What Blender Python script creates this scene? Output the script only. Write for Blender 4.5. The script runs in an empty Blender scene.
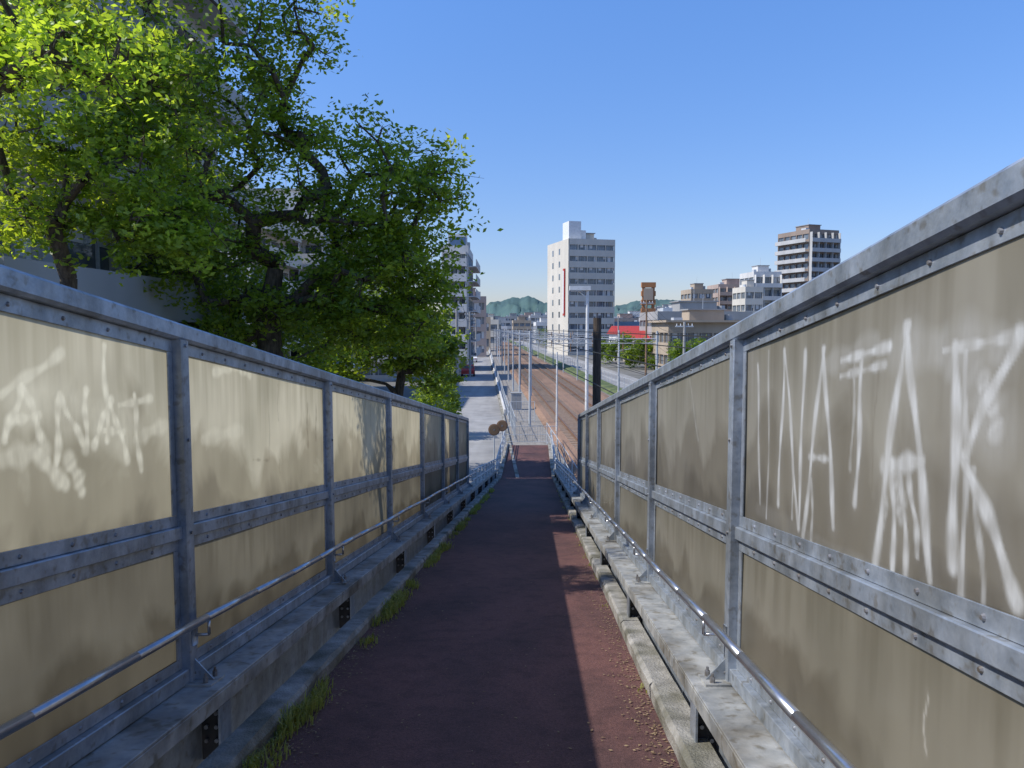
import bpy, math, random
import numpy as np
from mathutils import Vector
random.seed(3); rng=np.random.default_rng(7)
sc=bpy.context.scene
E=6.4; TP=0.0299; TS=0.1464; FL=32.0; F=769.0
def P(d,X,Z): return (X+d*TP, d, E-TS*min(d,FL)+Z)
def R(d,o,z): return (o-0.0377*d, d, z)
def I(x,y,z): return (x,y,z)
def bx(b,d): return (b-512)/F*d
def bz(b,d): return E+(328-b)/F*d
# ---------------- materials
def mat(name,col,col2=None,scale=5,rough=.7,metal=0,bump=0,bscale=None,spec=.4,stretch=(1,1,1),detail=3,lo=.35,hi=.65,bd=.02):
    m=bpy.data.materials.new(name); m.use_nodes=True; nt=m.node_tree; n=nt.nodes; l=nt.links
    b=n['Principled BSDF']; b.inputs['Roughness'].default_value=rough; b.inputs['Metallic'].default_value=metal
    b.inputs['Specular IOR Level'].default_value=spec
    b.inputs['Base Color'].default_value=(*col,1)
    tc=n.new('ShaderNodeTexCoord'); mp=n.new('ShaderNodeMapping'); mp.inputs['Scale'].default_value=stretch
    l.new(tc.outputs['Object'],mp.inputs['Vector'])
    if col2:
        t=n.new('ShaderNodeTexNoise'); t.inputs['Scale'].default_value=scale; t.inputs['Detail'].default_value=detail; t.inputs['Roughness'].default_value=.65
        l.new(mp.outputs[0],t.inputs['Vector'])
        r=n.new('ShaderNodeValToRGB'); r.color_ramp.elements[0].position=lo; r.color_ramp.elements[1].position=hi
        r.color_ramp.elements[0].color=(*col,1); r.color_ramp.elements[1].color=(*col2,1)
        l.new(t.outputs['Fac'],r.inputs[0]); l.new(r.outputs[0],b.inputs['Base Color'])
    if bump:
        t2=n.new('ShaderNodeTexNoise'); t2.inputs['Scale'].default_value=bscale or scale*6; t2.inputs['Detail'].default_value=2
        l.new(mp.outputs[0],t2.inputs['Vector'])
        bp=n.new('ShaderNodeBump'); bp.inputs['Strength'].default_value=bump; bp.inputs['Distance'].default_value=bd
        l.new(t2.outputs['Fac'],bp.inputs['Height']); l.new(bp.outputs[0],b.inputs['Normal'])
    return m
def multiply_noise(m,scale,c0,c1,lo,hi,stretch=(1,1,1),det=3):
    nt=m.node_tree; n=nt.nodes; l=nt.links; b=n['Principled BSDF']
    src=b.inputs['Base Color'].links[0].from_socket if b.inputs['Base Color'].links else None
    tc=n.new('ShaderNodeTexCoord'); mp=n.new('ShaderNodeMapping'); mp.inputs['Scale'].default_value=stretch
    l.new(tc.outputs['Object'],mp.inputs[0])
    t=n.new('ShaderNodeTexNoise'); t.inputs['Scale'].default_value=scale; t.inputs['Detail'].default_value=det; l.new(mp.outputs[0],t.inputs['Vector'])
    r=n.new('ShaderNodeValToRGB'); r.color_ramp.elements[0].position=lo; r.color_ramp.elements[1].position=hi
    r.color_ramp.elements[0].color=(*c0,1); r.color_ramp.elements[1].color=(*c1,1); l.new(t.outputs['Fac'],r.inputs[0])
    mx=n.new('ShaderNodeMix'); mx.data_type='RGBA'; mx.blend_type='MULTIPLY'; mx.inputs[0].default_value=1
    if src: l.new(src,mx.inputs[6])
    else: mx.inputs[6].default_value=b.inputs['Base Color'].default_value
    l.new(r.outputs[0],mx.inputs[7]); l.new(mx.outputs[2],b.inputs['Base Color'])
GALV=mat('galvanised_steel',(.28,.32,.37),(.44,.48,.53),14,.42,.45,.08,60,lo=.3,hi=.7)
multiply_noise(GALV,3,(.66,.64,.60),(1,1,1),.35,.6,(1,2,.6))
multiply_noise(GALV,22,(.74,.68,.60),(1,1,1),.30,.42,det=2)
GALV2=mat('galvanised_steel_ledge',(.26,.27,.27),(.44,.44,.42),6,.6,.2,.1,60)
multiply_noise(GALV2,2.5,(.52,.48,.42),(1,1,1),.35,.55)
multiply_noise(GALV2,16,(.65,.6,.52),(1,1,1),.30,.45,det=2)
BOLT=mat('bolt_steel',(.35,.36,.38),(.2,.17,.14),20,.45,.6)
HAND=mat('handrail_steel',(.55,.56,.58),(.42,.43,.45),9,.28,.85)
DARK=mat('dark_painted_steel',(.025,.028,.032),(.06,.05,.045),9,.6,.2)
FLOOR=mat('red_coated_pavement',(.110,.052,.043),(.190,.094,.078),55,.85,0,.55,130,detail=4,lo=.3,hi=.7,bd=.008)
multiply_noise(FLOOR,1.3,(.60,.62,.66),(1.08,1.0,1.0),.32,.62,(1,.5,1),det=4)
multiply_noise(FLOOR,7,(.78,.78,.8),(1,1,1),.35,.52)
multiply_noise(FLOOR,260,(.6,.6,.62),(1.15,1.15,1.15),.35,.65,det=1)
CURB=mat('kerb_concrete',(.22,.21,.185),(.42,.40,.36),7,.9,0,.6,70,lo=.3,hi=.7,detail=4)
multiply_noise(CURB,2.2,(.45,.45,.38),(1,1,1),.38,.56)
CONC=mat('road_concrete',(.29,.28,.26),(.38,.365,.34),.6,.9,0,.2,20)
multiply_noise(CONC,.18,(.75,.75,.75),(1,1,1),.4,.6,(3,.3,1))
GROUND=mat('ground_soil',(.13,.125,.105),(.21,.20,.18),.08,.95,0,.3,3)
BALL=mat('track_ballast',(.20,.125,.08),(.36,.24,.16),9,.95,0,.8,14,detail=5)
multiply_noise(BALL,.25,(.75,.72,.7),(1.05,1,1),.4,.6,(2,.3,1))
RAIL=mat('rail_steel',(.20,.11,.07),(.28,.18,.12),8,.5,.4)
SLEEP=mat('sleeper',(.22,.17,.13),(.33,.27,.21),4,.9)
GRASS=mat('grass',(.05,.085,.025),(.14,.16,.06),.8,.9,0,.5,20)
WHITE=mat('white_paint',(.75,.75,.73),(.62,.62,.6),3,.5)
LGREY=mat('light_grey_paint',(.40,.43,.45),(.52,.54,.55),3,.5)
WOOD=mat('creosoted_pole',(.05,.038,.03),(.10,.075,.055),6,.85,0,.4,30,stretch=(3,3,.4))
BROWNP=mat('brown_pole',(.20,.12,.07),(.28,.18,.11),3,.8)
GLASS=mat('window_glass',(.08,.095,.11),(.18,.205,.23),.35,.12,0,spec=.8,lo=.4,hi=.6)
BARK=mat('bark',(.045,.034,.025),(.13,.10,.07),8,.95,0,.8,30,stretch=(2,2,.5))
RED=mat('red_paint',(.5,.05,.04),(.4,.05,.04),2,.6)
BLACK=mat('wire_black',(.03,.03,.03),None,5,.6)
HILL=mat('hazed_hill_forest',(.075,.125,.130),(.10,.16,.145),.008,1,0,0,spec=0)  # forest green with aerial haze mixed into the colour
def wallm(n,c,k=.8,s=.25): 
    m=mat(n,tuple(x*k for x in c),c,s,.85,0,0,stretch=(1,1,.35)); return m
W_BEIGE=wallm('beige_render',(.62,.575,.49),.86); W_WHITE=wallm('white_render',(.66,.645,.61)); W_GREY=wallm('grey_concrete',(.36,.355,.34))
W_BROWN=wallm('brown_tile',(.30,.235,.19)); W_PINK=wallm('pink_tile',(.46,.36,.30)); W_ORANGE=wallm('orange_brown_cladding',(.42,.19,.08))
W_LG=wallm('pale_grey_tile',(.47,.465,.45)); W_TAN=wallm('tan_tile',(.43,.35,.26)); ROOFG=wallm('roof_grey',(.3,.3,.3)); BLUEG=wallm('blue_roof',(.12,.2,.32))
def panelmat(name,c0,c1,trans,streak,wc,tint):
    m=bpy.data.materials.new(name); m.use_nodes=True; nt=m.node_tree; n=nt.nodes; l=nt.links
    b=n['Principled BSDF']; b.inputs['Roughness'].default_value=.30; b.inputs['Specular IOR Level'].default_value=.5
    out=n['Material Output']; tc=n.new('ShaderNodeTexCoord')
    def noise(sc_,st,det=3,dist=0):
        mp=n.new('ShaderNodeMapping'); mp.inputs['Scale'].default_value=st; l.new(tc.outputs['Object'],mp.inputs[0])
        t=n.new('ShaderNodeTexNoise'); t.inputs['Scale'].default_value=sc_; t.inputs['Detail'].default_value=det; t.inputs['Distortion'].default_value=dist; l.new(mp.outputs[0],t.inputs['Vector']); return t.outputs['Fac']
    def ramp(s,a,bb,ca,cb):
        r=n.new('ShaderNodeValToRGB'); r.color_ramp.elements[0].position=a; r.color_ramp.elements[1].position=bb
        r.color_ramp.elements[0].color=(*ca,1); r.color_ramp.elements[1].color=(*cb,1); l.new(s,r.inputs[0]); return r.outputs[0]
    def mul(a,bb,f=1.0):
        x=n.new('ShaderNodeMix'); x.data_type='RGBA'; x.blend_type='MULTIPLY'; x.inputs[0].default_value=f; l.new(a,x.inputs[6]); l.new(bb,x.inputs[7]); return x.outputs[2]
    def math_(op,a,bb):
        x=n.new('ShaderNodeMath'); x.operation=op
        for i,v in enumerate((a,bb)):
            if isinstance(v,(int,float)): x.inputs[i].default_value=v
            else: l.new(v,x.inputs[i])
        return x.outputs[0]
    col=ramp(noise(1.3,(1,1,1.0),3),.3,.68,c0,c1)
    col=mul(col,ramp(noise(3,(1,2.4,.5),3),.30,.62,(.80,.79,.78),(1,1,1)),streak)
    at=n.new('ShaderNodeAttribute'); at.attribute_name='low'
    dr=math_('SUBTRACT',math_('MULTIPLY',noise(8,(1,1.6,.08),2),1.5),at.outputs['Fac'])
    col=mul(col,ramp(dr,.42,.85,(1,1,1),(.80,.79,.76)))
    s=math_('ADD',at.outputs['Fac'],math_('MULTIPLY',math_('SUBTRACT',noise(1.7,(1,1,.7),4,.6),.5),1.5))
    col=mul(col,ramp(s,.48,.66,(1,1,1),(.68,.66,.63)))  # lower part darkened: stain plus painted shadow of things outside
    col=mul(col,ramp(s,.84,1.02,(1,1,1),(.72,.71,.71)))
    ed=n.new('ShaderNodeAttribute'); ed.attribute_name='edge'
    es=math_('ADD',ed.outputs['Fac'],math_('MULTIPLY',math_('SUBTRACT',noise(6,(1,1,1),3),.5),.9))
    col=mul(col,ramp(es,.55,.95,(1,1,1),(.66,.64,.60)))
    wp=n.new('ShaderNodeAttribute'); wp.attribute_name='wipe'
    wf=math_('MULTIPLY',wp.outputs['Fac'],math_('ADD',.35,math_('MULTIPLY',noise(34,(1,1,.25),3),.85)))
    wf2=n.new('ShaderNodeClamp'); l.new(wf,wf2.inputs[0])
    x=n.new('ShaderNodeMix'); x.data_type='RGBA'; l.new(wf2.outputs[0],x.inputs[0]); l.new(col,x.inputs[6]); x.inputs[7].default_value=(*wc,1)
    col=x.outputs[2]
    dk=n.new('ShaderNodeAttribute'); dk.attribute_name='scr'
    x=n.new('ShaderNodeMix'); x.data_type='RGBA'; l.new(dk.outputs['Fac'],x.inputs[0]); l.new(col,x.inputs[6]); x.inputs[7].default_value=(.20,.17,.12,1)
    col=x.outputs[2]
    l.new(col,b.inputs['Base Color'])
    x=n.new('ShaderNodeMix'); x.data_type='RGBA'; x.blend_type='MULTIPLY'; x.inputs[0].default_value=1; l.new(col,x.inputs[6]); x.inputs[7].default_value=(*tint,1)
    tr=n.new('ShaderNodeBsdfTranslucent'); l.new(x.outputs[2],tr.inputs['Color'])
    ms=n.new('ShaderNodeMixShader'); ms.inputs[0].default_value=trans
    l.new(b.outputs[0],ms.inputs[1]); l.new(tr.outputs[0],ms.inputs[2]); l.new(ms.outputs[0],out.inputs['Surface'])
    return m
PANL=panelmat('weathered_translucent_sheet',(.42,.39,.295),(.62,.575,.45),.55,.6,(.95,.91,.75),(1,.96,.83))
PANLL=panelmat('weathered_shaded_translucent_sheet_lower',(.125,.113,.085),(.22,.202,.155),.5,.6,(.8,.75,.6),(1,.96,.85))  # lower-row copy, darker for dirt and for shade painted into it
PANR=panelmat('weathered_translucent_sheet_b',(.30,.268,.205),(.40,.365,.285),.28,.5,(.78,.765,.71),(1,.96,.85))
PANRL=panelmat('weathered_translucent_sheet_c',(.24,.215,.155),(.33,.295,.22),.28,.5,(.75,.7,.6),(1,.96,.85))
def leafmat(name,c0,c1,tf=.45):
    m=bpy.data.materials.new(name); m.use_nodes=True; nt=m.node_tree; n=nt.nodes; l=nt.links
    b=n['Principled BSDF']; b.inputs['Roughness'].default_value=.42; b.inputs['Specular IOR Level'].default_value=.45
    at=n.new('ShaderNodeAttribute'); at.attribute_name='tone'
    r=n.new('ShaderNodeValToRGB'); r.color_ramp.elements[0].color=(*c0,1); r.color_ramp.elements[1].color=(*c1,1); l.new(at.outputs['Fac'],r.inputs[0])
    l.new(r.outputs[0],b.inputs['Base Color'])
    g=n.new('ShaderNodeMix'); g.data_type='RGBA'; g.blend_type='MULTIPLY'; g.inputs[0].default_value=1; l.new(r.outputs[0],g.inputs[6]); g.inputs[7].default_value=(4.0,3.4,1.2,1)
    tr=n.new('ShaderNodeBsdfTranslucent'); l.new(g.outputs[2],tr.inputs['Color'])
    ms=n.new('ShaderNodeMixShader'); ms.inputs[0].default_value=tf; l.new(b.outputs[0],ms.inputs[1]); l.new(tr.outputs[0],ms.inputs[2]); l.new(ms.outputs[0],n['Material Output'].inputs['Surface'])
    return m
LEAF=leafmat('leaves',(.07,.12,.018),(.185,.245,.035),.54); LEAFB=leafmat('leaves_bright',(.08,.14,.02),(.19,.26,.04),.52); LEAFD=leafmat('leaves_dark',(.055,.10,.016),(.13,.19,.03),.5)
# ---------------- builder
def empty(name,loc=(0,0,0)):
    o=bpy.data.objects.new(name,None); o.location=loc; o.empty_display_size=.3; sc.collection.objects.link(o); return o
class MB:
    def __init__(s): s.v=[];s.f=[];s.m=[];s.mats=[]
    def mi(s,m):
        if m not in s.mats: s.mats.append(m)
        return s.mats.index(m)
    def add(s,vs,fs,m):
        b=len(s.v); s.v+=vs; k=s.mi(m)
        for f in fs: s.f.append([b+i for i in f]); s.m.append(k)
    def box(s,x0,x1,y0,y1,z0,z1,m,fr=I):
        c=[(x0,y0,z0),(x1,y0,z0),(x1,y1,z0),(x0,y1,z0),(x0,y0,z1),(x1,y0,z1),(x1,y1,z1),(x0,y1,z1)]
        s.add(c,[(3,2,1,0),(4,5,6,7),(0,1,5,4),(1,2,6,5),(2,3,7,6),(3,0,4,7)],m)
    def sweep(s,sec,ds,m,fr=P,cap=True):
        n=len(sec); vs=[]; fs=[]
        for d in ds: vs+=[fr(d,a,b) for a,b in sec]
        for i in range(len(ds)-1):
            for j in range(n):
                a=i*n+j; b=i*n+(j+1)%n; fs.append((a,b,b+n,a+n))
        if cap: fs.append(tuple(range(n))[::-1]); fs.append(tuple((len(ds)-1)*n+j for j in range(n)))
        s.add(vs,fs,m)
    def bar(s,X0,X1,Z0,Z1,ds,m,fr=P,c=.004):
        if X0>X1: X0,X1=X1,X0
        c=min(c,(X1-X0)*.3,(Z1-Z0)*.3)
        s.sweep([(X0+c,Z0),(X1-c,Z0),(X1,Z0+c),(X1,Z1-c),(X1-c,Z1),(X0+c,Z1),(X0,Z1-c),(X0,Z0+c)],ds,m,fr)
    def post(s,d,w,X0,X1,Z0,Z1,m,fr=P,c=.005):
        if X0>X1: X0,X1=X1,X0
        a,b=d-w/2,d+w/2
        q=[(a+c,X0),(b-c,X0),(b,X0+c),(b,X1-c),(b-c,X1),(a+c,X1),(a,X1-c),(a,X0+c)]
        vs=[fr(dd,x,Z0) for dd,x in q]+[fr(dd,x,Z1) for dd,x in q]
        s.add(vs,[(j,(j+1)%8,(j+1)%8+8,j+8) for j in range(8)]+[tuple(range(8)),tuple(range(15,7,-1))],m)
    def cyl(s,p0,p1,r0,r1,n,m,cap=True):
        p0=Vector(p0);p1=Vector(p1); d=(p1-p0); 
        if d.length<1e-6: return
        d.normalize(); u=d.orthogonal().normalized(); w=d.cross(u)
        vs=[]
        for p,r in((p0,r0),(p1,r1)):
            for j in range(n):
                t=2*math.pi*j/n; vs.append(tuple(p+u*(math.cos(t)*r)+w*(math.sin(t)*r)))
        fs=[(j,(j+1)%n,(j+1)%n+n,j+n) for j in range(n)]
        if cap: fs+=[tuple(range(n))[::-1],tuple(range(n,2*n))]
        s.add(vs,fs,m)
    def tube(s,pts,r,n,m):
        for a,b in zip(pts[:-1],pts[1:]): s.cyl(a,b,r,r,n,m)
    def obj(s,name,parent=None,smooth=False,rot=0,loc=(0,0,0)):
        me=bpy.data.meshes.new(name); me.from_pydata(s.v,[],s.f); 
        for m in s.mats: me.materials.append(m)
        me.polygons.foreach_set('material_index',s.m)
        if smooth: me.polygons.foreach_set('use_smooth',[True]*len(s.f))
        me.update(); o=bpy.data.objects.new(name,me); sc.collection.objects.link(o)
        o.rotation_euler=(0,0,rot); o.location=loc
        if parent: o.parent=parent
        return o
# ---------------- ground, road, tracks
g=MB(); S=9000; g.add([(-S,-S,0),(S,-S,0),(S,S,0),(-S,S,0)],[(0,1,2,3)],GROUND); g.obj('ground')
ds=list(range(-40,501,20))
g=MB()
g.add([R(-40,-2.9,.006),R(-40,1.35,.006),R(500,1.35,.006),R(500,-2.9,.006)],[(0,1,2,3)],CONC); g.obj('road')
g=MB(); g.bar(1.36,1.52,0,.14,ds,CURB,R,.01); g.bar(-3.06,-2.9,0,.13,ds,CURB,R,.01)
g.obj('road_kerb')
g=MB(); g.sweep([(3.95,0),(4.3,.22),(11.0,.22),(11.9,0)],ds,BALL,R); g.obj('railway_ballast')
g=MB()
for tcn in (5.7,9.1):
    for i in range(int(260/.62)):
        d=-5+i*.62; g.bar(tcn-1.0,tcn+1.0,.2,.245,[d,d+.22],SLEEP,R)
    for sg in(-1,1):
        x=tcn+sg*.555; g.bar(x-.035,x+.035,.36,.41,[-40,500],RAIL,R); g.bar(x-.012,x+.012,.27,.36,[-40,500],RAIL,R); g.bar(x-.06,x+.06,.255,.28,[-40,500],RAIL,R)
g.obj('railway_track')
g=MB(); g.sweep([(12.1,0.005),(12.6,.35),(13.6,.5),(14.2,0)],ds,GRASS,R); g.obj('grass_verge')
g=MB(); g.add([R(-40,14.3,.007),R(-40,19.5,.007),R(500,19.5,.007),R(500,14.3,.007)],[(0,1,2,3)],CONC); g.obj('road')
GRAV=mat('trackside_gravel',(.20,.18,.15),(.33,.30,.26),3,.95,0,.5,18)
g=MB(); g.add([R(-40,1.53,.008),R(-40,3.94,.008),R(500,3.94,.008),R(500,1.53,.008)],[(0,1,2,3)],GRAV); g.obj('gravel_path')
# ---------------- ramp
DS=[-9]+[x for x in range(-6,32,2)]+[32,34,41]
root=empty('footbridge_ramp')
g=MB(); g.sweep([(-1.40,-1.6),(-1.40,-1.72),(.72,-1.72),(.72,-1.6)],DS,FLOOR); g.obj('walking_surface',root)
g=MB(); rk=random.Random(4); d=-9.0
while d<41:
    L=rk.uniform(1.5,1.8); e=min(41,d+L); nn=8; dd=[d+.006+(e-d-.012)*i/nn for i in range(nn+1)]
    if d<FL<e: dd=sorted(dd+[FL])
    for side in(0,1):
        vs=[];o1=rk.uniform(-.008,.008);o2=rk.uniform(-.006,.006)
        for q in dd:
            j=lambda a=.006: rk.uniform(-a,a)
            if side==0: s_=[(-1.53,-1.75),(-1.40,-1.75),(-1.388+o1+j(),-1.53+j()),(-1.405+o1+j(),-1.50+o2+j(.004)),(-1.53,-1.50+o2)]
            else: s_=[(.86,-1.75),(.86,-1.49+o2),(.728+o1+j(),-1.49+o2+j(.004)),(.708+o1+j(),-1.515+j()),(.72,-1.75)]
            vs+=[P(q,a,b) for a,b in s_]
        m_=len(dd); fs=[(i*5+k,i*5+(k+1)%5,(i+1)*5+(k+1)%5,(i+1)*5+k) for i in range(m_-1) for k in range(5)]+[tuple(range(5))[::-1],tuple((m_-1)*5+k for k in range(5))]
        g.add(vs,fs,CURB)
    d=e
g.obj('concrete_kerb',root)
g=MB(); g.bar(-1.5,-1.2,-2.2,-1.76,[-9,29],GALV2); g.bar(.5,.8,-2.2,-1.76,[-9,29],GALV2)
g.bar(-1.2,.5,-1.8,-1.725,[-9,29],W_GREY); 
for d in(-6,4,14,23): 
    zt=E-TS*d-2.2
    for X in(-1.35,.65): g.cyl((X+d*TP,d,0),(X+d*TP,d,zt),.16,.16,12,GALV2)
    g.box(-1.6+d*TP,.9+d*TP,d-.2,d+.2,zt-.3,zt+.02,GALV2)
g.obj('girders_and_columns',root)
g=MB(); g.sweep([(-1.5,-1.76),(.84,-1.76),(.84,-2.4),(-1.5,-2.4)],[29,32,41],W_GREY); g.obj('abutment',root)

SP=2.65
def gridpanel(name,X,d0,d1,z0,z1,nu,nv,m,parent,strokes=None,dark=None,rr=1):
    uu=np.linspace(d0,d1,nu+1); vv=np.linspace(z0,z1,nv+1)
    U,V=np.meshgrid(uu,vv,indexing='ij'); U=U.ravel();V=V.ravel()
    co=np.stack([X+U*TP,U,E-TS*U+V],1)
    co[:,0]+=0.004*np.sin(U*2.3+V*3)
    idx=np.arange((nu+1)*(nv+1)).reshape(nu+1,nv+1)
    fs=np.stack([idx[:-1,:-1],idx[1:,:-1],idx[1:,1:],idx[:-1,1:]],-1).reshape(-1,4)
    me=bpy.data.meshes.new(name); me.from_pydata(co.tolist(),[],fs.tolist()); me.materials.append(m)
    me.polygons.foreach_set('use_smooth',[True]*len(fs))
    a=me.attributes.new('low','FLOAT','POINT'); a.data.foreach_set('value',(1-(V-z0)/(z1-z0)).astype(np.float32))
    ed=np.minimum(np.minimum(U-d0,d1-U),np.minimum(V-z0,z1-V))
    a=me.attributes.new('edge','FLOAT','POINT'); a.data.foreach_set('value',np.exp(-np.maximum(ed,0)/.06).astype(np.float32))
    def sm(strokes):
        w=np.zeros(len(U))
        for (a0,b0,a1,b1,wd,st) in strokes:
            wd=wd*.80
            dx,dy=a1-a0,b1-b0; L2=dx*dx+dy*dy+1e-9
            t=np.clip(((U-a0)*dx+(V-b0)*dy)/L2,0,1)
            wob=.008*np.sin(t*7+a0*20)
            dist=np.hypot(U-a0-t*dx+wob,V-b0-t*dy)
            k=np.clip(1.7-1.5*dist/(wd*(1.0+.25*np.sin(t*11+a0*9))),0,1)*st*(.82+.18*np.sin(t*23+b0*40))
            k=np.maximum(k,.09*st*np.exp(-(dist/(2.6*wd))**2))
            w=np.maximum(w,k)
        return np.clip(w,0,1)
    for nm,s in(('wipe',strokes),('scr',dark)):
        a=me.attributes.new(nm,'FLOAT','POINT')
        a.data.foreach_set('value',(sm(s) if s else np.zeros(len(U))).astype(np.float32))
    me.update(); o=bpy.data.objects.new(name,me); sc.collection.objects.link(o); o.parent=parent; return o
def wl(W,sg,pts,wd,st):   # polyline of (bearing,elevation) sightings measured onto the panel plane
    out=[]; q=[]
    for x,y in pts:
        d=W*F/abs(x-535); q.append((d,-(y-440)*d/F))
    for a,b in zip(q[:-1],q[1:]): out.append((a[0],a[1],b[0],b[1],wd,st))
    return out
def barrier(sg,W,kend,pm,pml,hro):
    root=empty('panel_parapet')
    X=lambda o: sg*(W+o)
    k0=-3; D=lambda k:1.08+SP*(k+1)
    a,b=D(k0),D(kend)
    m=MB()
    m.bar(X(-.05),X(.055),.485,.567,[a,b+.05],GALV,c=.012)
    for z0,z1 in((.425,.483),(-.425,-.372),(-.545,-.492),(-1.14,-1.09)): m.bar(X(-.008),X(-.001),z0,z1,[a,b],GALV,c=.001); m.bar(X(.006),X(.012),z0,z1,[a,b],GALV,c=.001)
    m.bar(X(-.03),X(.03),-.49,-.427,[a,b],GALV)
    m.bar(X(-.042),X(.045),-1.215,-1.142,[a,b],GALV)
    m.obj('rails',root)
    m=MB()
    for k in range(k0,kend+1):
        d=D(k)
        m.post(d,.075,X(-.055),X(.05),-1.22,.486,GALV)
        for s2 in(-1,1):
            dd=d+s2*.062
            for z0,z1 in((-.37,.423),(-1.088,-.547)): m.post(dd,.046,X(-.009),X(-.002),z0,z1,GALV,c=.001)
        m.post(d,.17,X(-.17),X(.06),-1.219,-1.207,GALV2,c=.002)
        m.add([P(d-.005,X(-.055),-1.206),P(d-.005,X(-.055),-1.10),P(d-.005,X(-.15),-1.206),P(d+.005,X(-.055),-1.206),P(d+.005,X(-.055),-1.10),P(d+.005,X(-.15),-1.206)],[(0,1,2),(5,4,3),(1,4,5,2)],GALV)
    m.obj('posts',root)
    m=MB()
    dd=a
    while dd<min(b,14):
        for z in(.452,-.398,-.518,-1.115):
            p=P(dd,X(-.008),z); q=P(dd,X(-.015),z); m.cyl(p,q,.0095,.006,8,BOLT)
        dd+=SP/9
    for k in range(k0,kend+1):
        d=D(k)
        for z in(.46,-.46,-1.17,0): m.cyl(P(d,X(-.055),z),P(d,X(-.063),z),.009,.009,6,BOLT)
        for s2 in(-.055,.055):
            m.cyl(P(d+s2,X(-.13),-1.207),P(d+s2,X(-.13),-1.178),.013,.013,6,BOLT); m.cyl(P(d+s2,X(-.13),-1.178),P(d+s2,X(-.13),-1.16),.007,.007,6,BOLT)
    m.obj('bolts',root)
    m=MB(); e=32 
    m.bar(X(-.225),X(.06),-1.235,-1.2195,[a,e],GALV2,c=.003); m.bar(X(-.225),X(-.212),-1.31,-1.236,[a,e],GALV2,c=.003)
    m.bar(X(-.10),X(-.09),-1.62,-1.236,[a,e],GALV,c=.001)
    m.bar(X(-.12),X(-.101),-1.40,-1.385,[a,e],GALV,c=.001)
    m.obj('ledge_channel',root)
    m=MB()
    dd=D(k0)-.05
    while dd<31:
        m.post(dd,.012,X(-.208),X(-.103),-1.6,-1.237,DARK,c=.001)
        m.post(dd,.13,X(-.222),X(-.210),-1.6,-1.312,GALV,c=.001)
        for z in(-1.36,-1.43,-1.5):
            for o_ in(-.18,-.13): m.cyl(P(dd-.006,X(o_),z),P(dd-.02,X(o_),z),.011,.011,6,BOLT)
        dd+=SP
    m.obj('support_stubs',root)
    m=MB(); pts=[P(d,X(hro),-.89+.006*math.sin(d*2.1)) for d in np.arange(a,31,.66)]+[P(32,X(hro),-.89),P(41,X(hro),-.89)]
    m.tube(pts,.0205,10,HAND)
    for k in range(k0,kend+1):
        d=D(k)
        m.tube([P(d,X(-.05),-.98),P(d,X(hro),-.975),P(d,X(hro),-.905)],.008,8,HAND)
        m.post(d,.06,X(-.062),X(-.055),-1.03,-.93,GALV,c=.002)
    m.obj('handrail',root,smooth=True)
    m=MB()
    for d in np.arange(b+1.3,41.1,1.5):
        m.cyl(P(d,X(-.14),-1.6),P(d,X(-.14),-.80),.03,.03,8,LGREY)
    for z in(-.80,-1.05,-1.3):
        m.tube([P(b,X(-.14),z),P(32,X(-.14),z),P(41,X(-.14),z)],.022,8,LGREY)
    m.obj('open_railing',root)
    for k in range(k0,kend):
        d0,d1=D(k)+.03,D(k+1)-.03
        near=(k in(-1,0))
        st=dk=None
        nu,nv=(300,110) if near else (60,26)
        if sg>0 and k==-1:
            L=[([(757,365),(762,505)],.018,.85),([(768,350),(770,520)],.014,.6),
               ([(783,350),(781,505)],.022,.95),([(783,350),(803,530)],.020,.95),([(803,352),(803,530)],.022,.95),([(792,420),(797,520)],.015,.6),
               ([(808,538),(822,348)],.024,1),([(822,348),(840,530)],.024,1),([(812,457),(834,460)],.020,.85),([(815,480),(818,560)],.018,.6),
               ([(840,360),(888,346)],.024,1),([(840,376),(884,364)],.020,.8),([(862,352),(861,505)],.022,.9),([(855,360),(855,470)],.012,.5),
               ([(882,565),(906,325)],.028,1),([(906,325),(940,585)],.028,1),([(890,466),(925,462)],.04,1),([(897,470),(903,600)],.020,.95),([(906,470),(916,595)],.020,.95),([(914,470),(926,560)],.02,.85),([(892,500),(888,545)],.02,.6),([(900,475),(910,520)],.05,.6),
               ([(957,345),(962,570)],.032,.98),([(968,350),(972,610)],.018,.8),([(945,350),(1020,335)],.024,.8),([(1018,335),(968,455)],.030,1),([(968,455),(1030,610)],.030,1),([(985,380),(1000,430)],.045,.8),([(980,470),(995,640)],.016,.6),
               ([(1045,330),(1050,620)],.035,.9),([(1045,330),(1120,330)],.03,.9),([(1045,460),(1110,460)],.03,.9),([(825,365),(875,342)],.06,.28),([(900,350),(1000,345)],.10,.32),([(960,360),(1000,430)],.11,.32),([(760,510),(1000,640)],.05,.12)]
            st=[]; 
            for p,w_,s_ in L: st+=wl(W,sg,p,w_,s_)
            dk=wl(W,sg,[(852,372),(852,480)],.008,.5)+wl(W,sg,[(878,372),(876,490)],.010,.45)
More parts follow.
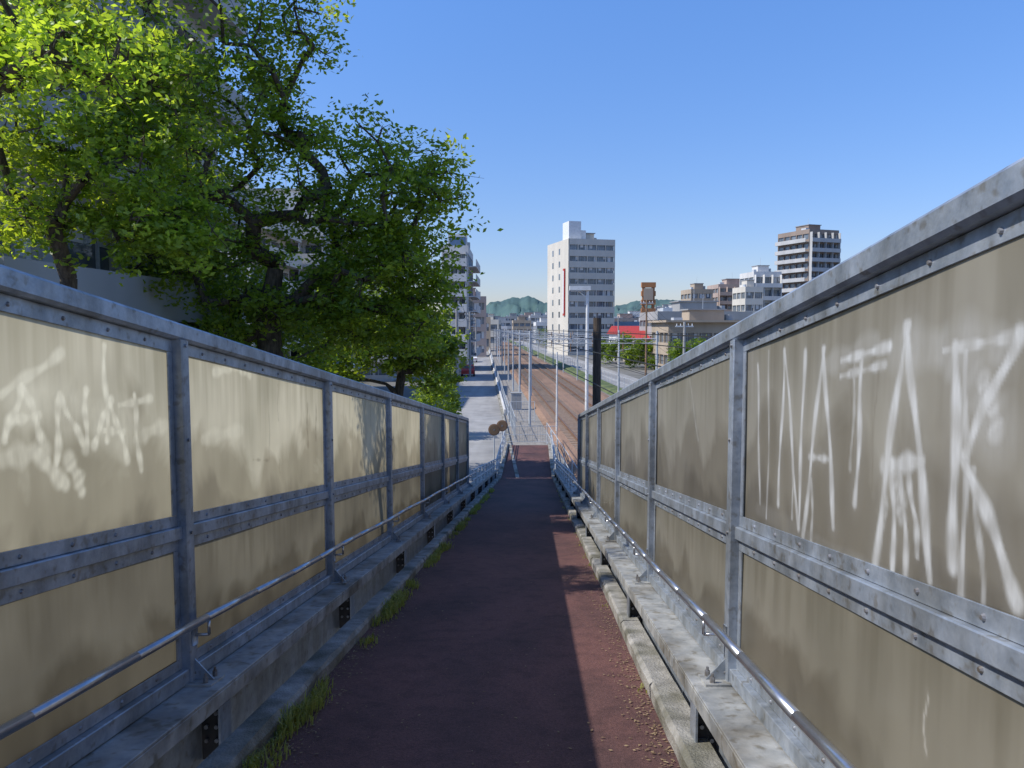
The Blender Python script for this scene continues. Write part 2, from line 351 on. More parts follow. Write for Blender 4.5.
        if sg<0 and k==-1:
            L=[([(2,440),(22,385)],.03,.8),([(22,385),(42,445)],.03,.8),([(8,420),(38,415)],.03,.7),([(58,395),(52,470)],.03,.8),([(58,395),(82,450)],.03,.8),([(82,450),(84,390)],.03,.8),([(104,345),(104,440)],.025,.8),([(90,445),(108,400),(124,460)],.032,.8),([(95,430),(120,432)],.03,.7),([(132,395),(136,470)],.03,.7),([(118,405),(150,398)],.028,.6),([(30,450),(60,485)],.05,.65),([(66,460),(78,492)],.05,.65),([(0,460),(40,450)],.06,.5),([(0,395),(62,352)],.03,.6),([(-60,400),(-10,450)],.05,.7),([(20,400),(130,430)],.15,.35),([(130,440),(162,425)],.05,.4)]
            st=[]
            for p,w_,s_ in L: st+=wl(W,sg,p,w_,s_)
        if sg<0 and k==0:
            dk=wl(W,sg,[(268,380),(268,460)],.010,.4)+wl(W,sg,[(306,405),(306,445)],.035,.5)+wl(W,sg,[(315,405),(314,440)],.025,.5)+wl(W,sg,[(252,460),(268,461)],.012,.55)+wl(W,sg,[(277,384),(277,420)],.008,.45)+wl(W,sg,[(278,460),(278,475)],.01,.4)
            st=wl(W,sg,[(215,372),(235,366),(250,374)],.04,.5)+wl(W,sg,[(200,440),(240,430)],.06,.3)
        if sg<0 and k==1: dk=wl(W,sg,[(352,420),(352,452)],.02,.35)
        if sg>0 and k==0: st=wl(W,sg,[(690,380),(700,440)],.02,.3); dk=wl(W,sg,[(684,392),(684,430)],.01,.35)
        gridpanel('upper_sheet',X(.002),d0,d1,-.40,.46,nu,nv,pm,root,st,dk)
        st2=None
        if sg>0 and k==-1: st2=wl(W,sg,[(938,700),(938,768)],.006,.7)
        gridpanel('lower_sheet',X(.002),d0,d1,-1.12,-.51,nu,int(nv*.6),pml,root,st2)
    return root
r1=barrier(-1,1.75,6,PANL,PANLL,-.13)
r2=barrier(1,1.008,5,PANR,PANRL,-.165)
def railfence(name,pts,h,m,step=.12,post=2.0,r=.012,z=0,pal=True):
    g=MB()
    for a,b in zip(pts[:-1],pts[1:]):
        a=Vector(a);b=Vector(b);L=(b-a).length;n=max(1,int(L/post))
        up=Vector((0,0,1))
        for i in range(n+1):
            p=a+(b-a)*i/n; g.cyl(p,p+up*h,.025,.025,8,m)
        for zz in(h,.15,h*.55): g.cyl(a+up*zz,b+up*zz,.016,.016,6,m)
        if pal:
            for i in range(int(L/step)):
                p=a+(b-a)*(i+.5)*step/L; g.cyl(p+up*.15,p+up*h,r,r,4,m,False)
    return g.obj(name)
p0=P(41.3,-1.6,-1.6); p1=P(41.3,1.2,-1.6)
railfence('metal_fence',[(p0[0],p0[1],.1),(p1[0],p1[1],.1)],1.0,LGREY,.14)
railfence('metal_fence',[R(43,1.8,0),R(52,1.8,0),R(52,3.5,0)],1.4,LGREY,.18)
railfence('trackside_fence',[R(-30,3.5,0),R(42,3.5,0)],1.2,LGREY,.2,3,pal=False)
railfence('trackside_fence',[R(d,1.75,0) for d in range(52,260,16)],1.1,LGREY,.5,2,pal=False)
railfence('trackside_fence',[R(d,14.25,.0) for d in range(20,260,20)],1.4,LGREY,.5,2.5,pal=False)
g=MB(); g.bar(1.53,1.66,.0,.45,[56,260],W_WHITE,R,.01); g.obj('low_concrete_wall')
# ---------------- poles and catenary
def portal(d,h=5.4,xl=3.05,xr=11.3,m=LGREY):
    g=MB(); 
    for o in(xl,xr): g.cyl(R(d,o,0),R(d,o,h+.8),.085,.07,10,m)
    for z in(h,h+.3): g.cyl(R(d,xl,z),R(d,xr,z),.03,.03,6,m)
    n=14
    for i in range(n):
        a=xl+(xr-xl)*i/n;b=xl+(xr-xl)*(i+1)/n
        g.cyl(R(d,a,h if i%2 else h+.3),R(d,b,h+.3 if i%2 else h),.015,.015,5,m)
    for tcn in(5.7,9.1):
        g.cyl(R(d,tcn,h),R(d,tcn,h-.55),.04,.03,6,BROWNP); g.cyl(R(d,tcn-.5,h-.5),R(d,tcn+.5,h-.35),.02,.02,5,m)
        g.cyl(R(d,tcn,h+.35),R(d,tcn,h+.7),.06,.04,6,W_BROWN)
    g.cyl(R(d,xl,h+.6),R(d,xl-.9,h+.6),.03,.03,5,m)
    g.obj('catenary_portal')
for d in(50,64,78,92,108,124,140,158,175,195,215,260): portal(d)
g=MB()
for tcn in(5.7,9.1):
    for d0,d1 in zip((0,50,78,108,140,175,215),(50,78,108,140,175,215,260)):
        prev=None
        for i in range(9):
            t=i/8; d=d0+(d1-d0)*t; z=5.35-1.0*4*t*(1-t)*.55
            p=R(d,tcn,z); q=R(d,tcn,4.75)
            if prev: g.cyl(prev,p,.012,.012,4,BLACK,False)
            prev=p
            if 0<i<8: g.cyl(p,q,.006,.006,3,BLACK,False)
        g.cyl(R(d0,tcn,4.75),R(d1,tcn,4.75),.012,.012,4,BLACK,False)
for o,z in((3.05,6.1),(2.3,5.9),(11.3,6.1),(2.6,6.3),(11.6,5.6),(2.4,5.2)):
    g.cyl(R(0,o,z),R(260,o,z),.011,.011,4,BLACK,False)
g.obj('overhead_wires')
def pole(name,bear,d,topb,r,m,arms=0,r2=None):
    g=MB(); x=bx(bear,d); zt=bz(topb,d); g.cyl((x,d,0),(x,d,zt),r,r2 or r*.8,12,m)
    for i in range(arms):
        z=zt-.35-i*.55; g.box(x-.7,x+.7,d-.05,d+.05,z-.05,z+.05,LGREY)
        for s in(-.6,-.3,.3,.6): g.cyl((x+s,d,z+.05),(x+s,d,z+.22),.04,.03,6,WHITE)
    g.obj(name)
pole('wooden_pole',597,26.5,318,.15,WOOD,0,.14)
pole('steel_pole',557,46,352,.06,WHITE); pole('utility_pole',531,70,333,.09,LGREY,0)
pole('utility_pole',520,85,342,.13,BROWNP,1); pole('utility_pole',508.5,105,334,.14,BROWNP,1); pole('utility_pole',502,140,336,.14,W_GREY,1)
pole('utility_pole',497,200,335,.15,W_GREY,2)
pole('utility_pole',470,100,312,.15,W_GREY,2); pole('utility_pole',457,75,303,.15,W_GREY,2); pole('utility_pole',476,150,318,.15,W_GREY,2)
pole('utility_pole',684,60,322,.12,W_GREY,1); pole('utility_pole',646,80,300,.11,BROWNP,1); pole('utility_pole',618,130,316,.12,W_GREY,1)
g=MB()
for (b0,d0,t0),(b1,d1,t1) in (((457,75,303),(470,100,312)),((470,100,312),(476,150,318)),((684,60,322),(646,80,300)),((646,80,300),(618,130,316))):
    for dz in(-.2,-.75):
        for s in(-.5,.5):
            a=Vector((bx(b0,d0)+s,d0,bz(t0,d0)+dz)); b=Vector((bx(b1,d1)+s,d1,bz(t1,d1)+dz)); pr=None
            for i in range(9):
                t=i/8; p=a.lerp(b,t)-Vector((0,0,.8*4*t*(1-t)))
                if pr: g.cyl(pr,p,.014,.014,4,BLACK,False)
                pr=p
g.obj('utility_wires')
g=MB(); d=54; x=bx(587,d); zt=bz(290,d)
g.cyl((x,d,0),(x,d,zt),.13,.10,12,WHITE); g.box(x-1.25,x+.2,d-.25,d+.25,zt-.05,zt+.24,WHITE); g.box(x-1.15,x-.35,d-.2,d+.2,zt-.13,zt-.05,LGREY)
g.cyl((x,d,zt-.6),(x-.7,d,zt-.05),.04,.04,8,WHITE)
g.obj('street_lamp')
RUST=mat('rusty_disc',(.22,.10,.05),(.3,.16,.09),8,.7)
for b_,d_ in((494,36.5),(502,38.0)):
    g=MB(); x=bx(b_,d_); g.cyl((x,d_,0),(x,d_,1.75),.03,.03,8,LGREY); g.cyl((x,d_-.03,1.55),(x,d_+.0,1.55),.28,.28,24,RUST); g.cyl((x,d_-.045,1.55),(x,d_-.03,1.55),.05,.05,8,BOLT)
    g.cyl((x,d_-.04,1.55),(x,d_-.031,1.55),.23,.25,24,BROWNP)
    g.obj('round_traffic_mirror')
g=MB(); x,y,_=R(60,2.6,0); g.box(x-.4,x+.4,y-.3,y+.3,0,1.3,LGREY); g.box(x-.45,x+.45,y-.35,y+.35,1.3,1.36,W_GREY); g.box(x-.36,x-.02,y-.315,y-.3,.1,1.22,W_GREY); g.box(x+.02,x+.36,y-.315,y-.3,.1,1.22,W_GREY); g.obj('trackside_cabinet')
# ---------------- buildings
def building(name,w,l,h,nf,nbx,nby,wall,loc,rot=0,sp=.45,pier=.35,solid='',balc='',bm=None,extra=None,glass=None):
    root=empty(name,(loc[0],loc[1],0)); root.rotation_euler=(0,0,rot)
    g=MB(); gl=glass or GLASS; fh=h/nf
    g.box(.3,w-.3,.3,l-.3,0,h-.1,gl)
    g.obj('windows',root)
    g=MB()
    for i in range(nf+1):
        z0=max(0,i*fh-sp*fh*.4); z1=min(h+.001,i*fh+sp*fh*.6) if i<nf else h+.8
        g.box(0,w,0,l,z0,z1,wall)
    def pz(): return (.01,h+.7)
    for i in range(nbx+1):
        x=i*(w-pier)/nbx
        for y in(.012,l-.29): g.box(x+.012,x+pier-.012,y,y+.28,*pz(),wall)
    for j in range(nby+1):
        y=j*(l-pier)/nby
        for x in(.014,w-.29): g.box(x,x+.276,y+.014,y+pier-.014,*pz(),wall)
    if 'W' in solid: g.box(-.02,.2,.0,l,0,h+.75,wall)
    if 'E' in solid: g.box(w-.2,w+.02,.0,l,0,h+.75,wall)
    if 'S' in solid: g.box(0,w,-.02,.2,0,h+.75,wall)
    g.obj('walls',root)
    g=MB(); rs_=random.Random(int(w*100+h*7))
    CURT=W_WHITE
    for i in range(nf):
        z0=i*fh+sp*fh*.6; z1=(i+1)*fh-sp*fh*.4
        for k in range(nbx*2):
            x=pier/2+(k+.5)*(w-pier)/(nbx*2); g.box(x-.03,x+.03,.22,.31,z0,z1,LGREY)
            if rs_.random()<.3: g.box(x+.05,x+.05+(w-pier)/(nbx*2)*.6,.27,.295,z0+(z1-z0)*rs_.choice([0,.3,.5]),z1,CURT)
        for k in range(nby*2):
            y=pier/2+(k+.5)*(l-pier)/(nby*2)
            for x in(.22,w-.31): g.box(x,x+.09,y-.03,y+.03,z0,z1,LGREY)
            if rs_.random()<.35: g.box(w-.295,w-.27,y+.05,y+.05+(l-pier)/(nby*2)*.6,z0+(z1-z0)*rs_.choice([0,.3,.5]),z1,CURT)
    g.obj('window_frames',root)
    if balc:
        g=MB(); bm=bm or wall
        for i in range(1,nf):
            z=i*fh
            if 'S' in balc: g.box(.2,w-.2,-1.2,0,z-.1,z+.05,bm); g.box(.2,w-.2,-1.2,-1.1,z+.05,z+1.05,bm); [g.box(.2+k*(w-.6)/nbx,.3+k*(w-.6)/nbx,-1.1,0,z+.05,z+fh-.1,bm) for k in range(nbx+1)]
            if 'E' in balc: g.box(w,w+1.2,.2,l-.2,z-.1,z+.05,bm); g.box(w+1.1,w+1.2,.2,l-.2,z+.05,z+1.05,bm)
            if 'W' in balc: g.box(-1.2,0,.2,l-.2,z-.1,z+.05,bm); g.box(-1.2,-1.1,.2,l-.2,z+.05,z+1.05,bm)
        g.obj('balconies',root)
    g=MB(); g.box(w*.3,w*.7,l*.3,l*.7,h,h+2.6,wall); g.box(w*.28,w*.72,l*.28,l*.72,h+2.6,h+2.8,ROOFG)
    g.cyl((w*.8,l*.5,h+.2),(w*.8,l*.5,h+2),.7,.7,10,W_LG); g.cyl((w*.5,l*.5,h+2.7),(w*.5,l*.5,h+5),.04,.03,5,LGREY)
    g.box(w*.1,w*.2,l*.2,l*.35,h,h+1.5,LGREY)
    g.obj('rooftop_plant',root)
    if extra:
        g=MB(); extra(g,w,l,h); g.obj('details',root)
    return root
def ex_center(g,w,l,h):
    g.box(.6,3.6,1.5,6,h+.5,h+5,WHITE); g.box(3.6,5.0,2,6,h+.5,h+3.0,WHITE)
    g.box(-.35,-.05,2.0,3.0,h-17,h-6,RED); g.box(-.42,-.35,2.2,2.8,h-16.5,h-6.5,WHITE)
    for i in range(8): g.box(-.06,-.021,6,7,3+i*3-.1,4.3+i*3,GLASS); g.box(-.06,-.021,11,12,3+i*3-.1,4.3+i*3,GLASS)
hC=bz(243,180)
building('office_building',11.6,16,hC,10,5,5,W_BEIGE,(13.1,180),math.radians(15),.55,.18,solid='W',extra=ex_center)
def ex_sign(g,w,l,h): g.box(w-3,w-.2,.2,1,h,h+2.5,W_WHITE); g.box(w-2.8,w-.4,.15,.2,h+.4,h+2.1,BLUEG)
building('apartment_building',4.0,14,bz(252,115),8,3,5,W_WHITE,(bx(442,115),115),0,.5,.3,balc='SE',extra=ex_sign)
building('apartment_building',8,12,bz(255,90),6,4,4,W_LG,(bx(320,90),92),0,.5,.3,balc='S')
building('apartment_building',11,12,bz(215,70),7,5,4,W_WHITE,(bx(210,70),70),0,.5,.3,balc='SE')
building('apartment_building',12,10,bz(160,45),7,5,4,W_BEIGE,(bx(300,60)-15,58),0,.5,.3,balc='E')
building('apartment_tower',11.0,14,bz(233,230),12,4,5,W_BROWN,(bx(806,230),230),math.radians(20),.45,.3,balc='SW',bm=W_LG)
building('stepped_apartment',8,10,bz(275,215),6,3,3,W_WHITE,(bx(752,215),215),.1,.5,.3,balc='S')
building('stepped_apartment',5,9,bz(290,205),5,2,3,W_BEIGE,(bx(744,205),205),.1,.5,.3)
building('apartment_block',13,12,bz(287,250),7,5,4,W_PINK,(bx(717,250),250),.05,.5,.35,balc='S')
building('tan_building',7,10,bz(292,240),6,3,3,W_TAN,(bx(690,240),240),.1,.5,.35)
building('low_commercial_building',17,14,bz(316,135),3,8,5,W_GREY,(bx(657,135),135),.06,.6,.3)
def ex_flat(g,w,l,h): g.box(-.6,w+.6,-1,l,h+.8,h+1.1,W_TAN)
building('low_office_building',13,10,bz(328,110),2,6,4,W_TAN,(bx(668,110),110),.06,.55,.3,extra=ex_flat)
g=MB(); d=170; x0=bx(641,d);x1=bx(655,d); zt=bz(284,d)
for z in np.arange(2,zt,1.9): g.box(x0,x1,d,d+1.2,z,z+1.1,W_ORANGE)
g.box(x0+.2,x0+.8,d+.2,d+1,0,zt,W_ORANGE); g.box(x1-.8,x1-.2,d+.2,d+1,0,zt,W_ORANGE); g.box(x0+.4,x1-.6,d-.1,d-.02,zt-3.6,zt-1,W_TAN)
g.obj('sign_tower')
def house(name,bear,d,w,l,wallh,roofh,wm,rm,rot=0):
    g=MB(); g.box(0,w,0,l,0,wallh,wm)
    g.add([(-.4,-.4,wallh),(w+.4,-.4,wallh),(w+.4,l+.4,wallh),(-.4,l+.4,wallh),(-.4,l/2,wallh+roofh),(w+.4,l/2,wallh+roofh)],[(0,1,5,4),(2,3,4,5),(1,2,5),(3,0,4),(0,3,2,1)],rm)
    for i in range(max(1,int(w/2.2))):
        for z in np.arange(1,wallh-1.2,2.8):
            x=.7+i*2.2; 
            if x+1.2<w: g.box(x,x+1.2,-.05,.02,z,z+1.2,GLASS); g.box(x-.06,x+1.26,-.1,0,z-.1,z-.01,LGREY)
    return g.obj(name,None,False,rot,(bx(bear,d),d,0))
house('red_roof_house',618,150,5.5,8,5.2,1.6,W_WHITE,RED,.1); house('red_roof_house',634,140,4.5,8,4.4,1.5,W_TAN,RED,.1)
house('house',612,190,8,8,6,2,W_WHITE,ROOFG); house('house',655,200,8,8,7,2,W_LG,BLUEG)
cols=[W_WHITE,W_LG,W_BEIGE,W_GREY,W_TAN,W_PINK,W_WHITE,W_LG]
rs=random.Random(11)
for i,(b_,d_,tp,w_) in enumerate([(484,330,328,10),(492,420,322,11),(499,520,325,12),(505,460,318,10),(513,380,322,9),(519,600,316,16),(524,480,321,12),(530,420,317,9),(536,330,324,8),(541,520,316,14),(478,260,322,7),(488,700,319,16),(508,760,320,18),(612,330,320,14),(622,420,316,16),(632,300,324,10),(640,500,314,20),(664,380,310,16),(672,300,318,12),(700,420,305,14),(735,420,298,14),(602,260,327,8),(775,330,292,18),(850,300,262,20),(880,260,250,18),(920,240,235,18),(676,460,303,12),(655,600,308,22),(465,210,320,7),(455,170,300,7)]):
    h=bz(tp,d_); nf=max(2,int(h/3))
    building('distant_building',w_,10,h,nf,max(2,int(w_/3)),3,cols[i%8],(bx(b_,d_),d_),rs.uniform(-.1,.2),.5,.5)
building('grey_building',14,14,20,6,4,4,W_LG,(-24.5,14),0,.55,.5,balc='E',bm=W_LG)
g=MB(); g.box(-13,-9.6,8,15,0,bz(250,12.5),W_LG)
for i in range(44):
    z=.2+i*.17
    if z<7.4: g.bar(-9.6,-9.55,z,z+.12,[8,15],LGREY,lambda d,o,z:(o,d,z),.01)
for i in range(20): g.box(-13+i*.17,-12.88+i*.17,7.96,8,.1,7.4,LGREY)
g.box(-13.1,-9.45,7.9,15.1,bz(250,12.5),bz(250,12.5)+.12,ROOFG); g.obj('clad_outbuilding')
# ---------------- trees
def leaves(name,pts,size,m,parent,rs,tone,shape=1.9):
    n=len(pts); s=size*rs.uniform(.6,1.25,n)[:,None]
    u=rs.normal(size=(n,3)); u[:,2]*=.55; u/=np.linalg.norm(u,axis=1)[:,None]
    w=rs.normal(size=(n,3)); w-=u*(u*w).sum(1)[:,None]; w/=np.linalg.norm(w,axis=1)[:,None]
    nn=np.cross(u,w)
    q=np.stack([pts-u*s,pts+w*s*.5-nn*s*.1,pts+u*s,pts-w*s*.5-nn*s*.1],1).reshape(-1,3)
    me=bpy.data.meshes.new(name); me.vertices.add(4*n); me.vertices.foreach_set('co',q.ravel().astype(np.float32))
    me.loops.add(4*n); me.loops.foreach_set('vertex_index',np.arange(4*n,dtype=np.int32))
    me.polygons.add(n); me.polygons.foreach_set('loop_start',np.arange(0,4*n,4,dtype=np.int32))
    try: me.polygons.foreach_set('loop_total',np.full(n,4,dtype=np.int32))
    except Exception: pass
    me.update(calc_edges=True); me.materials.append(m)
    a=me.attributes.new('tone','FLOAT','FACE'); a.data.foreach_set('value',np.clip(tone,0,1).astype(np.float32))
    o=bpy.data.objects.new(name,me); sc.collection.objects.link(o); o.parent=parent; return o
def tree(name,trunk,ells,seed,tr,leafn,size,spread,m):
    rs=np.random.default_rng(seed); root=empty(name)
    cs=[];dens=[]
    for (c,r,n,dn) in ells:
        v=rs.normal(size=(n,3)); v/=np.linalg.norm(v,axis=1)[:,None]; v*=(rs.uniform(.12,1,n)**.45)[:,None]
        cs.append(np.array(c)+v*np.array(r)); dens+= [dn]*n
    cs=np.concatenate(cs); dens=np.array(dens)
    nodes=[np.array(t,float) for t in trunk]; par=[-1]+list(range(len(trunk)-1))
    base=nodes[-1]; order=np.argsort(np.linalg.norm(cs-base,axis=1)); tips=[]
    start=max(1,len(trunk)-3)
    for i in order:
        c=cs[i]; A=np.array(nodes); dd=np.linalg.norm(A-c,axis=1)+.35*np.maximum(0,A[:,2]-c[2])*1.2
        dd[:start]=1e9; j=int(np.argmin(dd)); a=nodes[j]; L=np.linalg.norm(c-a); k=max(1,int(L/.55)); p=j
        for t in range(1,k+1):
            f=t/k; q=a+(c-a)*f; q=q+np.array([0,0,.12*L*math.sin(math.pi*f)])
            if t<k: q=q+rs.normal(size=3)*.07
            nodes.append(q); par.append(p); p=len(nodes)-1
        tips.append(p)
    N=len(nodes); cnt=np.zeros(N)
    for t in tips: cnt[t]+=1
    for i in range(N-1,0,-1):
        if par[i]>=0: cnt[par[i]]+=cnt[i]
    rad=tr*(np.maximum(cnt,1)/cnt.max())**.48; 
    g=MB()
    for i in range(1,N):
        p=par[i]; r0=rad[p] if p<len(trunk) else min(rad[p],rad[i]*1.25); g.cyl(tuple(nodes[p]),tuple(nodes[i]),r0,rad[i],8 if rad[i]>.06 else 5,BARK,False)
    for i,t in enumerate(tips):
        for _ in range(4):
            v=rs.normal(size=3)*spread*.6; g.cyl(tuple(nodes[t]),tuple(nodes[t]+v),.012,.004,3,BARK,False)
    g.obj('trunk_and_branches',root,smooth=True)
    P_=[];T_=[]
    for i in range(len(cs)):
        n=int(leafn*dens[i]*rs.uniform(.5,1.4)); s=spread*rs.uniform(.7,1.25)
        sub=cs[i]+rs.normal(size=(6,3))*s*.75
        k=rs.integers(0,6,n); q=sub[k]+rs.normal(size=(n,3))*np.array([s,s,s*.5])*.42
        P_.append(q); T_.append(rs.uniform(.05,.85)+rs.normal(size=n)*.22)
    leaves('foliage',np.concatenate(P_),size,m,root,rs,np.concatenate(T_)); return root
def el(bc,ec,d,rx,rz,ry,n,dn=1): return ((bx(bc,d),d,bz(ec,d)),(rx/F*d,ry,rz/F*d),n,dn)
D1=21
tree('cherry_tree',[(bx(272,D1)-.6,D1,0),(bx(272,D1)-.3,D1,2.5),(bx(272,D1),D1+.1,5),(bx(268,D1),D1,6.6),(bx(275,D1)+.1,D1-.1,8)],
  [el(240,95,D1,105,105,2.6,66),el(370,190,D1,80,70,2.2,60,.75),el(370,285,D1,72,55,2.2,48),el(412,285,D1,30,66,1.4,28,.9),el(205,240,D1,90,75,2.4,50),el(290,30,D1,36,50,1.4,12,.6),el(440,190,D1,24,35,1.2,12,.6),el(290,330,D1,90,40,2.0,30)],5,.34,185,.085,.50,LEAF)
D2=12.5
tree('maple_tree',[(bx(70,D2),D2,0),(bx(70,D2),D2,3),(bx(66,D2),D2,5.5),(bx(72,D2),D2,7.2)],
  [el(50,110,D2,115,95,1.6,46),el(150,180,D2,60,72,1.3,30),el(20,0,D2,100,70,1.5,26),el(150,60,D2,50,60,1.1,13,.8),el(40,215,D2,75,28,1.0,16),el(160,235,D2,60,30,1.0,14)],8,.13,190,.062,.32,LEAFB)
tree('maple_tree',[(bx(-60,8),8,0),(bx(-60,8),8,4),(bx(-50,8),8,7),(bx(-20,8),8,8.6)],
  [el(20,70,7.6,60,30,.6,12,.8),el(105,62,7.3,45,28,.45,10,.7),el(0,20,8,60,40,.8,9,.7)],9,.08,150,.042,.2,leafmat('leaves_young',(.14,.23,.03),(.26,.36,.06),.5))
D3=33
tree('broadleaf_tree',[(bx(400,D3),D3,0),(bx(400,D3),D3,2),(bx(398,D3),D3,3.5),(bx(402,D3),D3,4.6)],
  [el(400,335,D3,46,46,2.2,40),el(355,340,D3,55,46,2.2,34),el(428,350,D3,22,42,1.6,26)],12,.2,190,.12,.5,LEAFD)
tree('broadleaf_tree',[(bx(180,24),25,0),(bx(180,24),25,3),(bx(184,24),25,5),(bx(178,24),25,6.5)],
  [el(170,290,24,100,60,2.2,42),el(250,330,25,100,45,2.2,34)],13,.2,180,.115,.5,LEAFD)
def bush(name,c,r,n,size,m,seed):
    rs=np.random.default_rng(seed); root=empty(name)
    cl=[];T=[]
    for i in range(n//120):
        v=rs.normal(size=3); v/=np.linalg.norm(v); v*=rs.uniform(.4,1)**.4; v[2]=abs(v[2])
        q=np.array(c)+v*np.array(r)+rs.normal(size=(120,3))*np.array(r)*.13; cl.append(q); T.append(rs.uniform(.1,.9)+rs.normal(size=120)*.2)
    g=MB()
    for i in range(10): 
        v=rs.normal(size=3)*np.array(r)*.6; g.cyl(c,(c[0]+v[0],c[1]+v[1],c[2]+abs(v[2])+.3),.03,.01,4,BARK,False)
    g.obj('stems',root); leaves('foliage',np.concatenate(cl),size,m,root,rs,np.concatenate(T))
bush('shrub',(bx(434,45),45,.3),(1.6,2,3.2),4200,.12,LEAFD,3)
bush('hedge',(R(78,-4.4,0)[0],78,0),(1.2,12,2.0),4000,.18,LEAFD,4)
bush('hedge',(R(120,-4.6,0)[0],120,0),(1.2,16,2.2),3600,.22,LEAFD,5)
for i,(b_,d_,rx,rz) in enumerate([(628,125,3.5,4.0),(640,120,3,3.4),(606,140,2.5,3),(655,150,4,4),(690,100,3,4),(470,240,4,7),(545,260,4,5),(560,250,4,5),(575,235,4,4)]):
    bush('roadside_tree' ,(bx(b_,d_),d_,1.0),(rx,3,rz),2600,.24,LEAFD,20+i)
def car(name,loc,col,rot):
    root=empty(name,loc); root.rotation_euler=(0,0,rot); g=MB()
    prof=[(-2.1,.35),(-2.15,.8),(-1.95,.95),(-1.2,1.0),(-.6,1.45),(.9,1.48),(1.7,1.05),(2.1,.95),(2.12,.4)]
    w=.85
    vs=[(-w,y,z) for y,z in prof]+[(w,y,z) for y,z in prof]; 
    vs=[(x*(.82 if z>1.2 else 1),y,z) for x,y,z in vs]; n=len(prof)
    g.add(vs,[(i,(i+1)%n,(i+1)%n+n,i+n) for i in range(n)]+[tuple(range(n)),tuple(range(2*n-1,n-1,-1))],col)
    g.box(-.66,.66,-1.15,-.7,1.02,1.36,GLASS); g.obj('body',root)
    g=MB()
    for x in(-.8,.8):
        for y in(-1.35,1.35): g.cyl((x-.1,y,.32),(x+.1,y,.32),.32,.32,16,BLACK)
    for x in(-.6,.6): g.box(x-.15,x+.15,-2.17,-2.1,.6,.75,RED)
    g.obj('wheels_and_lamps',root)
x,y,_=R(103,-2.0,0); car('parked_car',(x,y,0),RED,.04)
x,y,_=R(145,-2.0,0); car('parked_car',(x,y,0),WHITE,.04)
# ---------------- hills
g=MB(); RR=3200
prof=[(-900,300),(-300,290),(100,300),(300,310),(440,316),(478,310),(492,303),(510,298),(528,296),(545,303),(570,312),(600,314),(618,306),(640,300),(665,299),(690,304),(720,306),(760,300),(820,306),(900,300),(1100,296),(1500,300),(2200,300)]
xs=np.arange(-900,2200,2); hy=np.interp(xs,[p[0] for p in prof],[p[1] for p in prof])
hh=(328-hy)/F*RR+E+2.2*np.sin(xs*.31)+3*np.sin(xs*.093+1)+rng.normal(size=len(xs))*1.6
n=len(xs); vs=[];NR=14
nz=rng.normal(size=(NR,n))*4
for j in range(NR):
    t=j/(NR-1); rr=RR-900*(1-t)
    for i in range(n):
        px=(xs[i]-512)/F
        vs.append((px*rr,rr,hh[i]*(t**1.3)*rr/RR*(1+.25*math.sin(xs[i]*.11+j*.9)*(1-t)*t*4)-1+nz[j,i]*(0<j<NR-1)))
for i in range(n): vs.append(((xs[i]-512)/F*(RR+600),RR+600,-1))
fs=[(j*n+i,j*n+i+1,(j+1)*n+i+1,(j+1)*n+i) for j in range(NR) for i in range(n-1)]
g.add(vs,fs,HILL); g.obj('hills',smooth=True)
# ---------------- weeds and litter on the ramp edge
rs=np.random.default_rng(21); V=[];Fq=[];tn=[]
def tuft(d,X,n,h):
    for _ in range(n):
        b=np.array(P(d+rs.normal()*.05,X+rs.normal()*.025,-1.598)); a=rs.uniform(0,6.28); ln=h*rs.uniform(.4,1.2); w=.0025+.0025*rs.random()
        dr=np.array([math.cos(a)*.6+.15,math.sin(a)*.6,0]); up=np.array([0,0,1.])
        m_=b+up*ln*.6+dr*ln*.25; t_=b+up*ln*.8+dr*ln*.75; s_=np.array([-dr[1],dr[0],0]); s_=s_/(np.linalg.norm(s_)+1e-6)*w
        k=len(V); V.extend([tuple(b-s_),tuple(b+s_),tuple(m_+s_),tuple(m_-s_),tuple(t_)]); Fq.append((k,k+1,k+2,k+3)); Fq.append((k+3,k+2,k+4)); z=rs.uniform(.1,1); tn.extend([z,z])
d=1.6
while d<24:
    dens=.45+.5*math.sin(d*1.9+.6)+.35*math.sin(d*4.7)+.25*math.sin(d*11); 
    if dens>.35: tuft(d,-1.34+rs.normal()*.035,int(26*dens),.05+.09*dens*rs.random())
    if rs.random()<.06: tuft(d,.695,6,.04)
    d+=.035
me=bpy.data.meshes.new('weeds'); me.from_pydata(V,[],Fq); me.materials.append(leafmat('weed_blades',(.11,.15,.04),(.27,.29,.10),.3)); a=me.attributes.new('tone','FLOAT','FACE'); a.data.foreach_set('value',tn)
o=bpy.data.objects.new('weeds',me); sc.collection.objects.link(o)
V=[];Fq=[]
for _ in range(4200):
    d=1.5+rs.exponential(5); 
    if d>25: continue
    u=rs.random()
    X=(-1.39+abs(rs.normal())*.10) if u<.5 else ((.70-abs(rs.normal())*.08) if u<.9 else rs.uniform(-1.3,.6))
    s_=rs.uniform(.002,.010); b=np.array(P(d,X,-1.596+rs.uniform(0,.004))); a=rs.uniform(0,6.28); k=len(V)
    for q in range(4):
        t=a+q*1.57; r_=s_*(1.5 if q%2 else .7); V.append((b[0]+math.cos(t)*r_,b[1]+math.sin(t)*r_,b[2]-TS*math.sin(t)*r_+rs.uniform(0,.004)))
    Fq.append((k,k+1,k+2,k+3))
me=bpy.data.meshes.new('leaf_litter'); me.from_pydata(V,[],Fq); me.materials.append(mat('dry_leaf',(.16,.10,.05),(.34,.25,.14),30,.9)); o=bpy.data.objects.new('leaf_litter',me); sc.collection.objects.link(o)
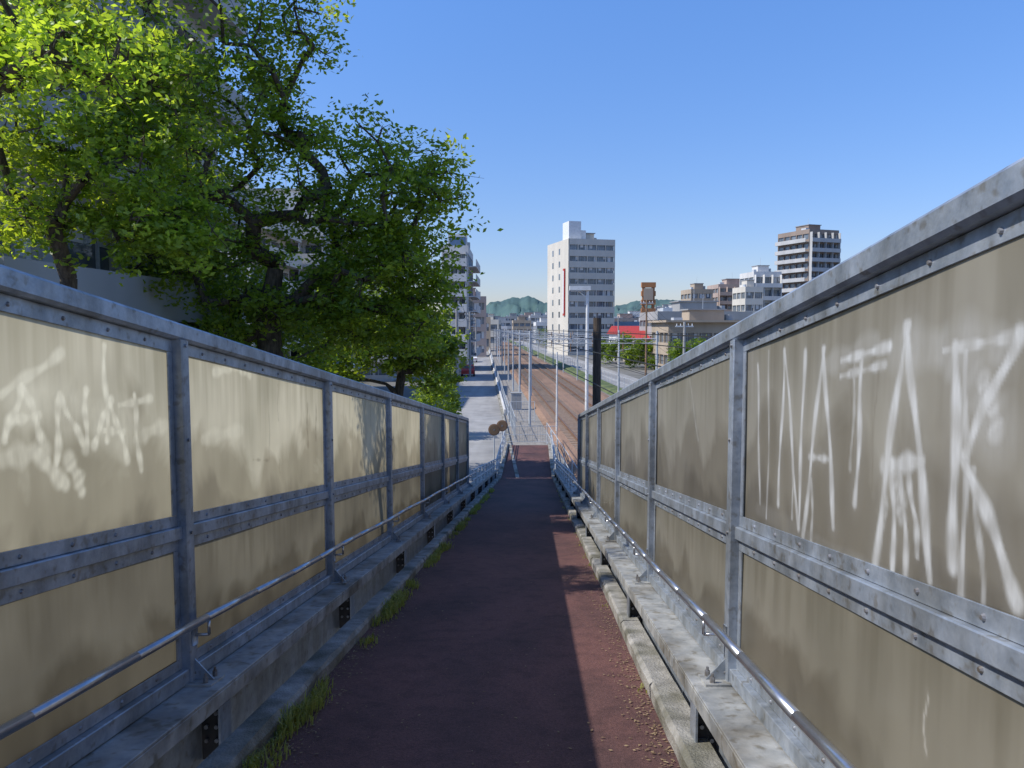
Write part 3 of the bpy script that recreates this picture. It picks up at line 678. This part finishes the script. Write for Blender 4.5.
# ---------------- light
el_=math.radians(47); az=math.radians(-100)
sd=Vector((math.sin(az)*math.cos(el_),math.cos(az)*math.cos(el_),math.sin(el_)))
L=bpy.data.lights.new('sun','SUN'); L.energy=4.8; L.angle=math.radians(.5); L.color=(1,.96,.89); o=bpy.data.objects.new('sun',L); sc.collection.objects.link(o); o.rotation_euler=sd.to_track_quat('Z','Y').to_euler()
w=bpy.data.worlds.new('World'); sc.world=w; w.use_nodes=True; nt=w.node_tree
sky=nt.nodes.new('ShaderNodeTexSky'); sky.sky_type='NISHITA'; sky.sun_disc=False; sky.sun_elevation=el_; sky.sun_rotation=az%(2*math.pi); sky.air_density=1.0; sky.dust_density=.3; sky.ozone_density=2.5; sky.altitude=0
hs=nt.nodes.new('ShaderNodeHueSaturation'); hs.inputs['Saturation'].default_value=1.15
tcw=nt.nodes.new('ShaderNodeTexCoord'); sx=nt.nodes.new('ShaderNodeSeparateXYZ'); nt.links.new(tcw.outputs['Generated'],sx.inputs[0])
rw=nt.nodes.new('ShaderNodeValToRGB'); rw.color_ramp.elements[0].position=0; rw.color_ramp.elements[0].color=(.72,.68,.86,1); rw.color_ramp.elements[1].position=.42; rw.color_ramp.elements[1].color=(1.12,1.26,1.56,1)
nt.links.new(sx.outputs[2],rw.inputs[0])
mw=nt.nodes.new('ShaderNodeMix'); mw.data_type='RGBA'; mw.blend_type='MULTIPLY'; mw.inputs[0].default_value=1
nt.links.new(sky.outputs[0],hs.inputs['Color']); nt.links.new(hs.outputs[0],mw.inputs[6]); nt.links.new(rw.outputs[0],mw.inputs[7]); nt.links.new(mw.outputs[2],nt.nodes['Background'].inputs[0]); nt.nodes['Background'].inputs[1].default_value=.145
# ---------------- camera
cam=bpy.data.cameras.new('camera'); cam.sensor_width=36; cam.lens=36*F/1024; cam.clip_end=12000; cam.clip_start=.05
o=bpy.data.objects.new('camera',cam); o.location=(0,0,E); o.rotation_euler=(math.radians(90-4.17),0,0); sc.collection.objects.link(o); sc.camera=o
sc.view_settings.view_transform='Standard'; sc.view_settings.look='None'; sc.view_settings.exposure=0
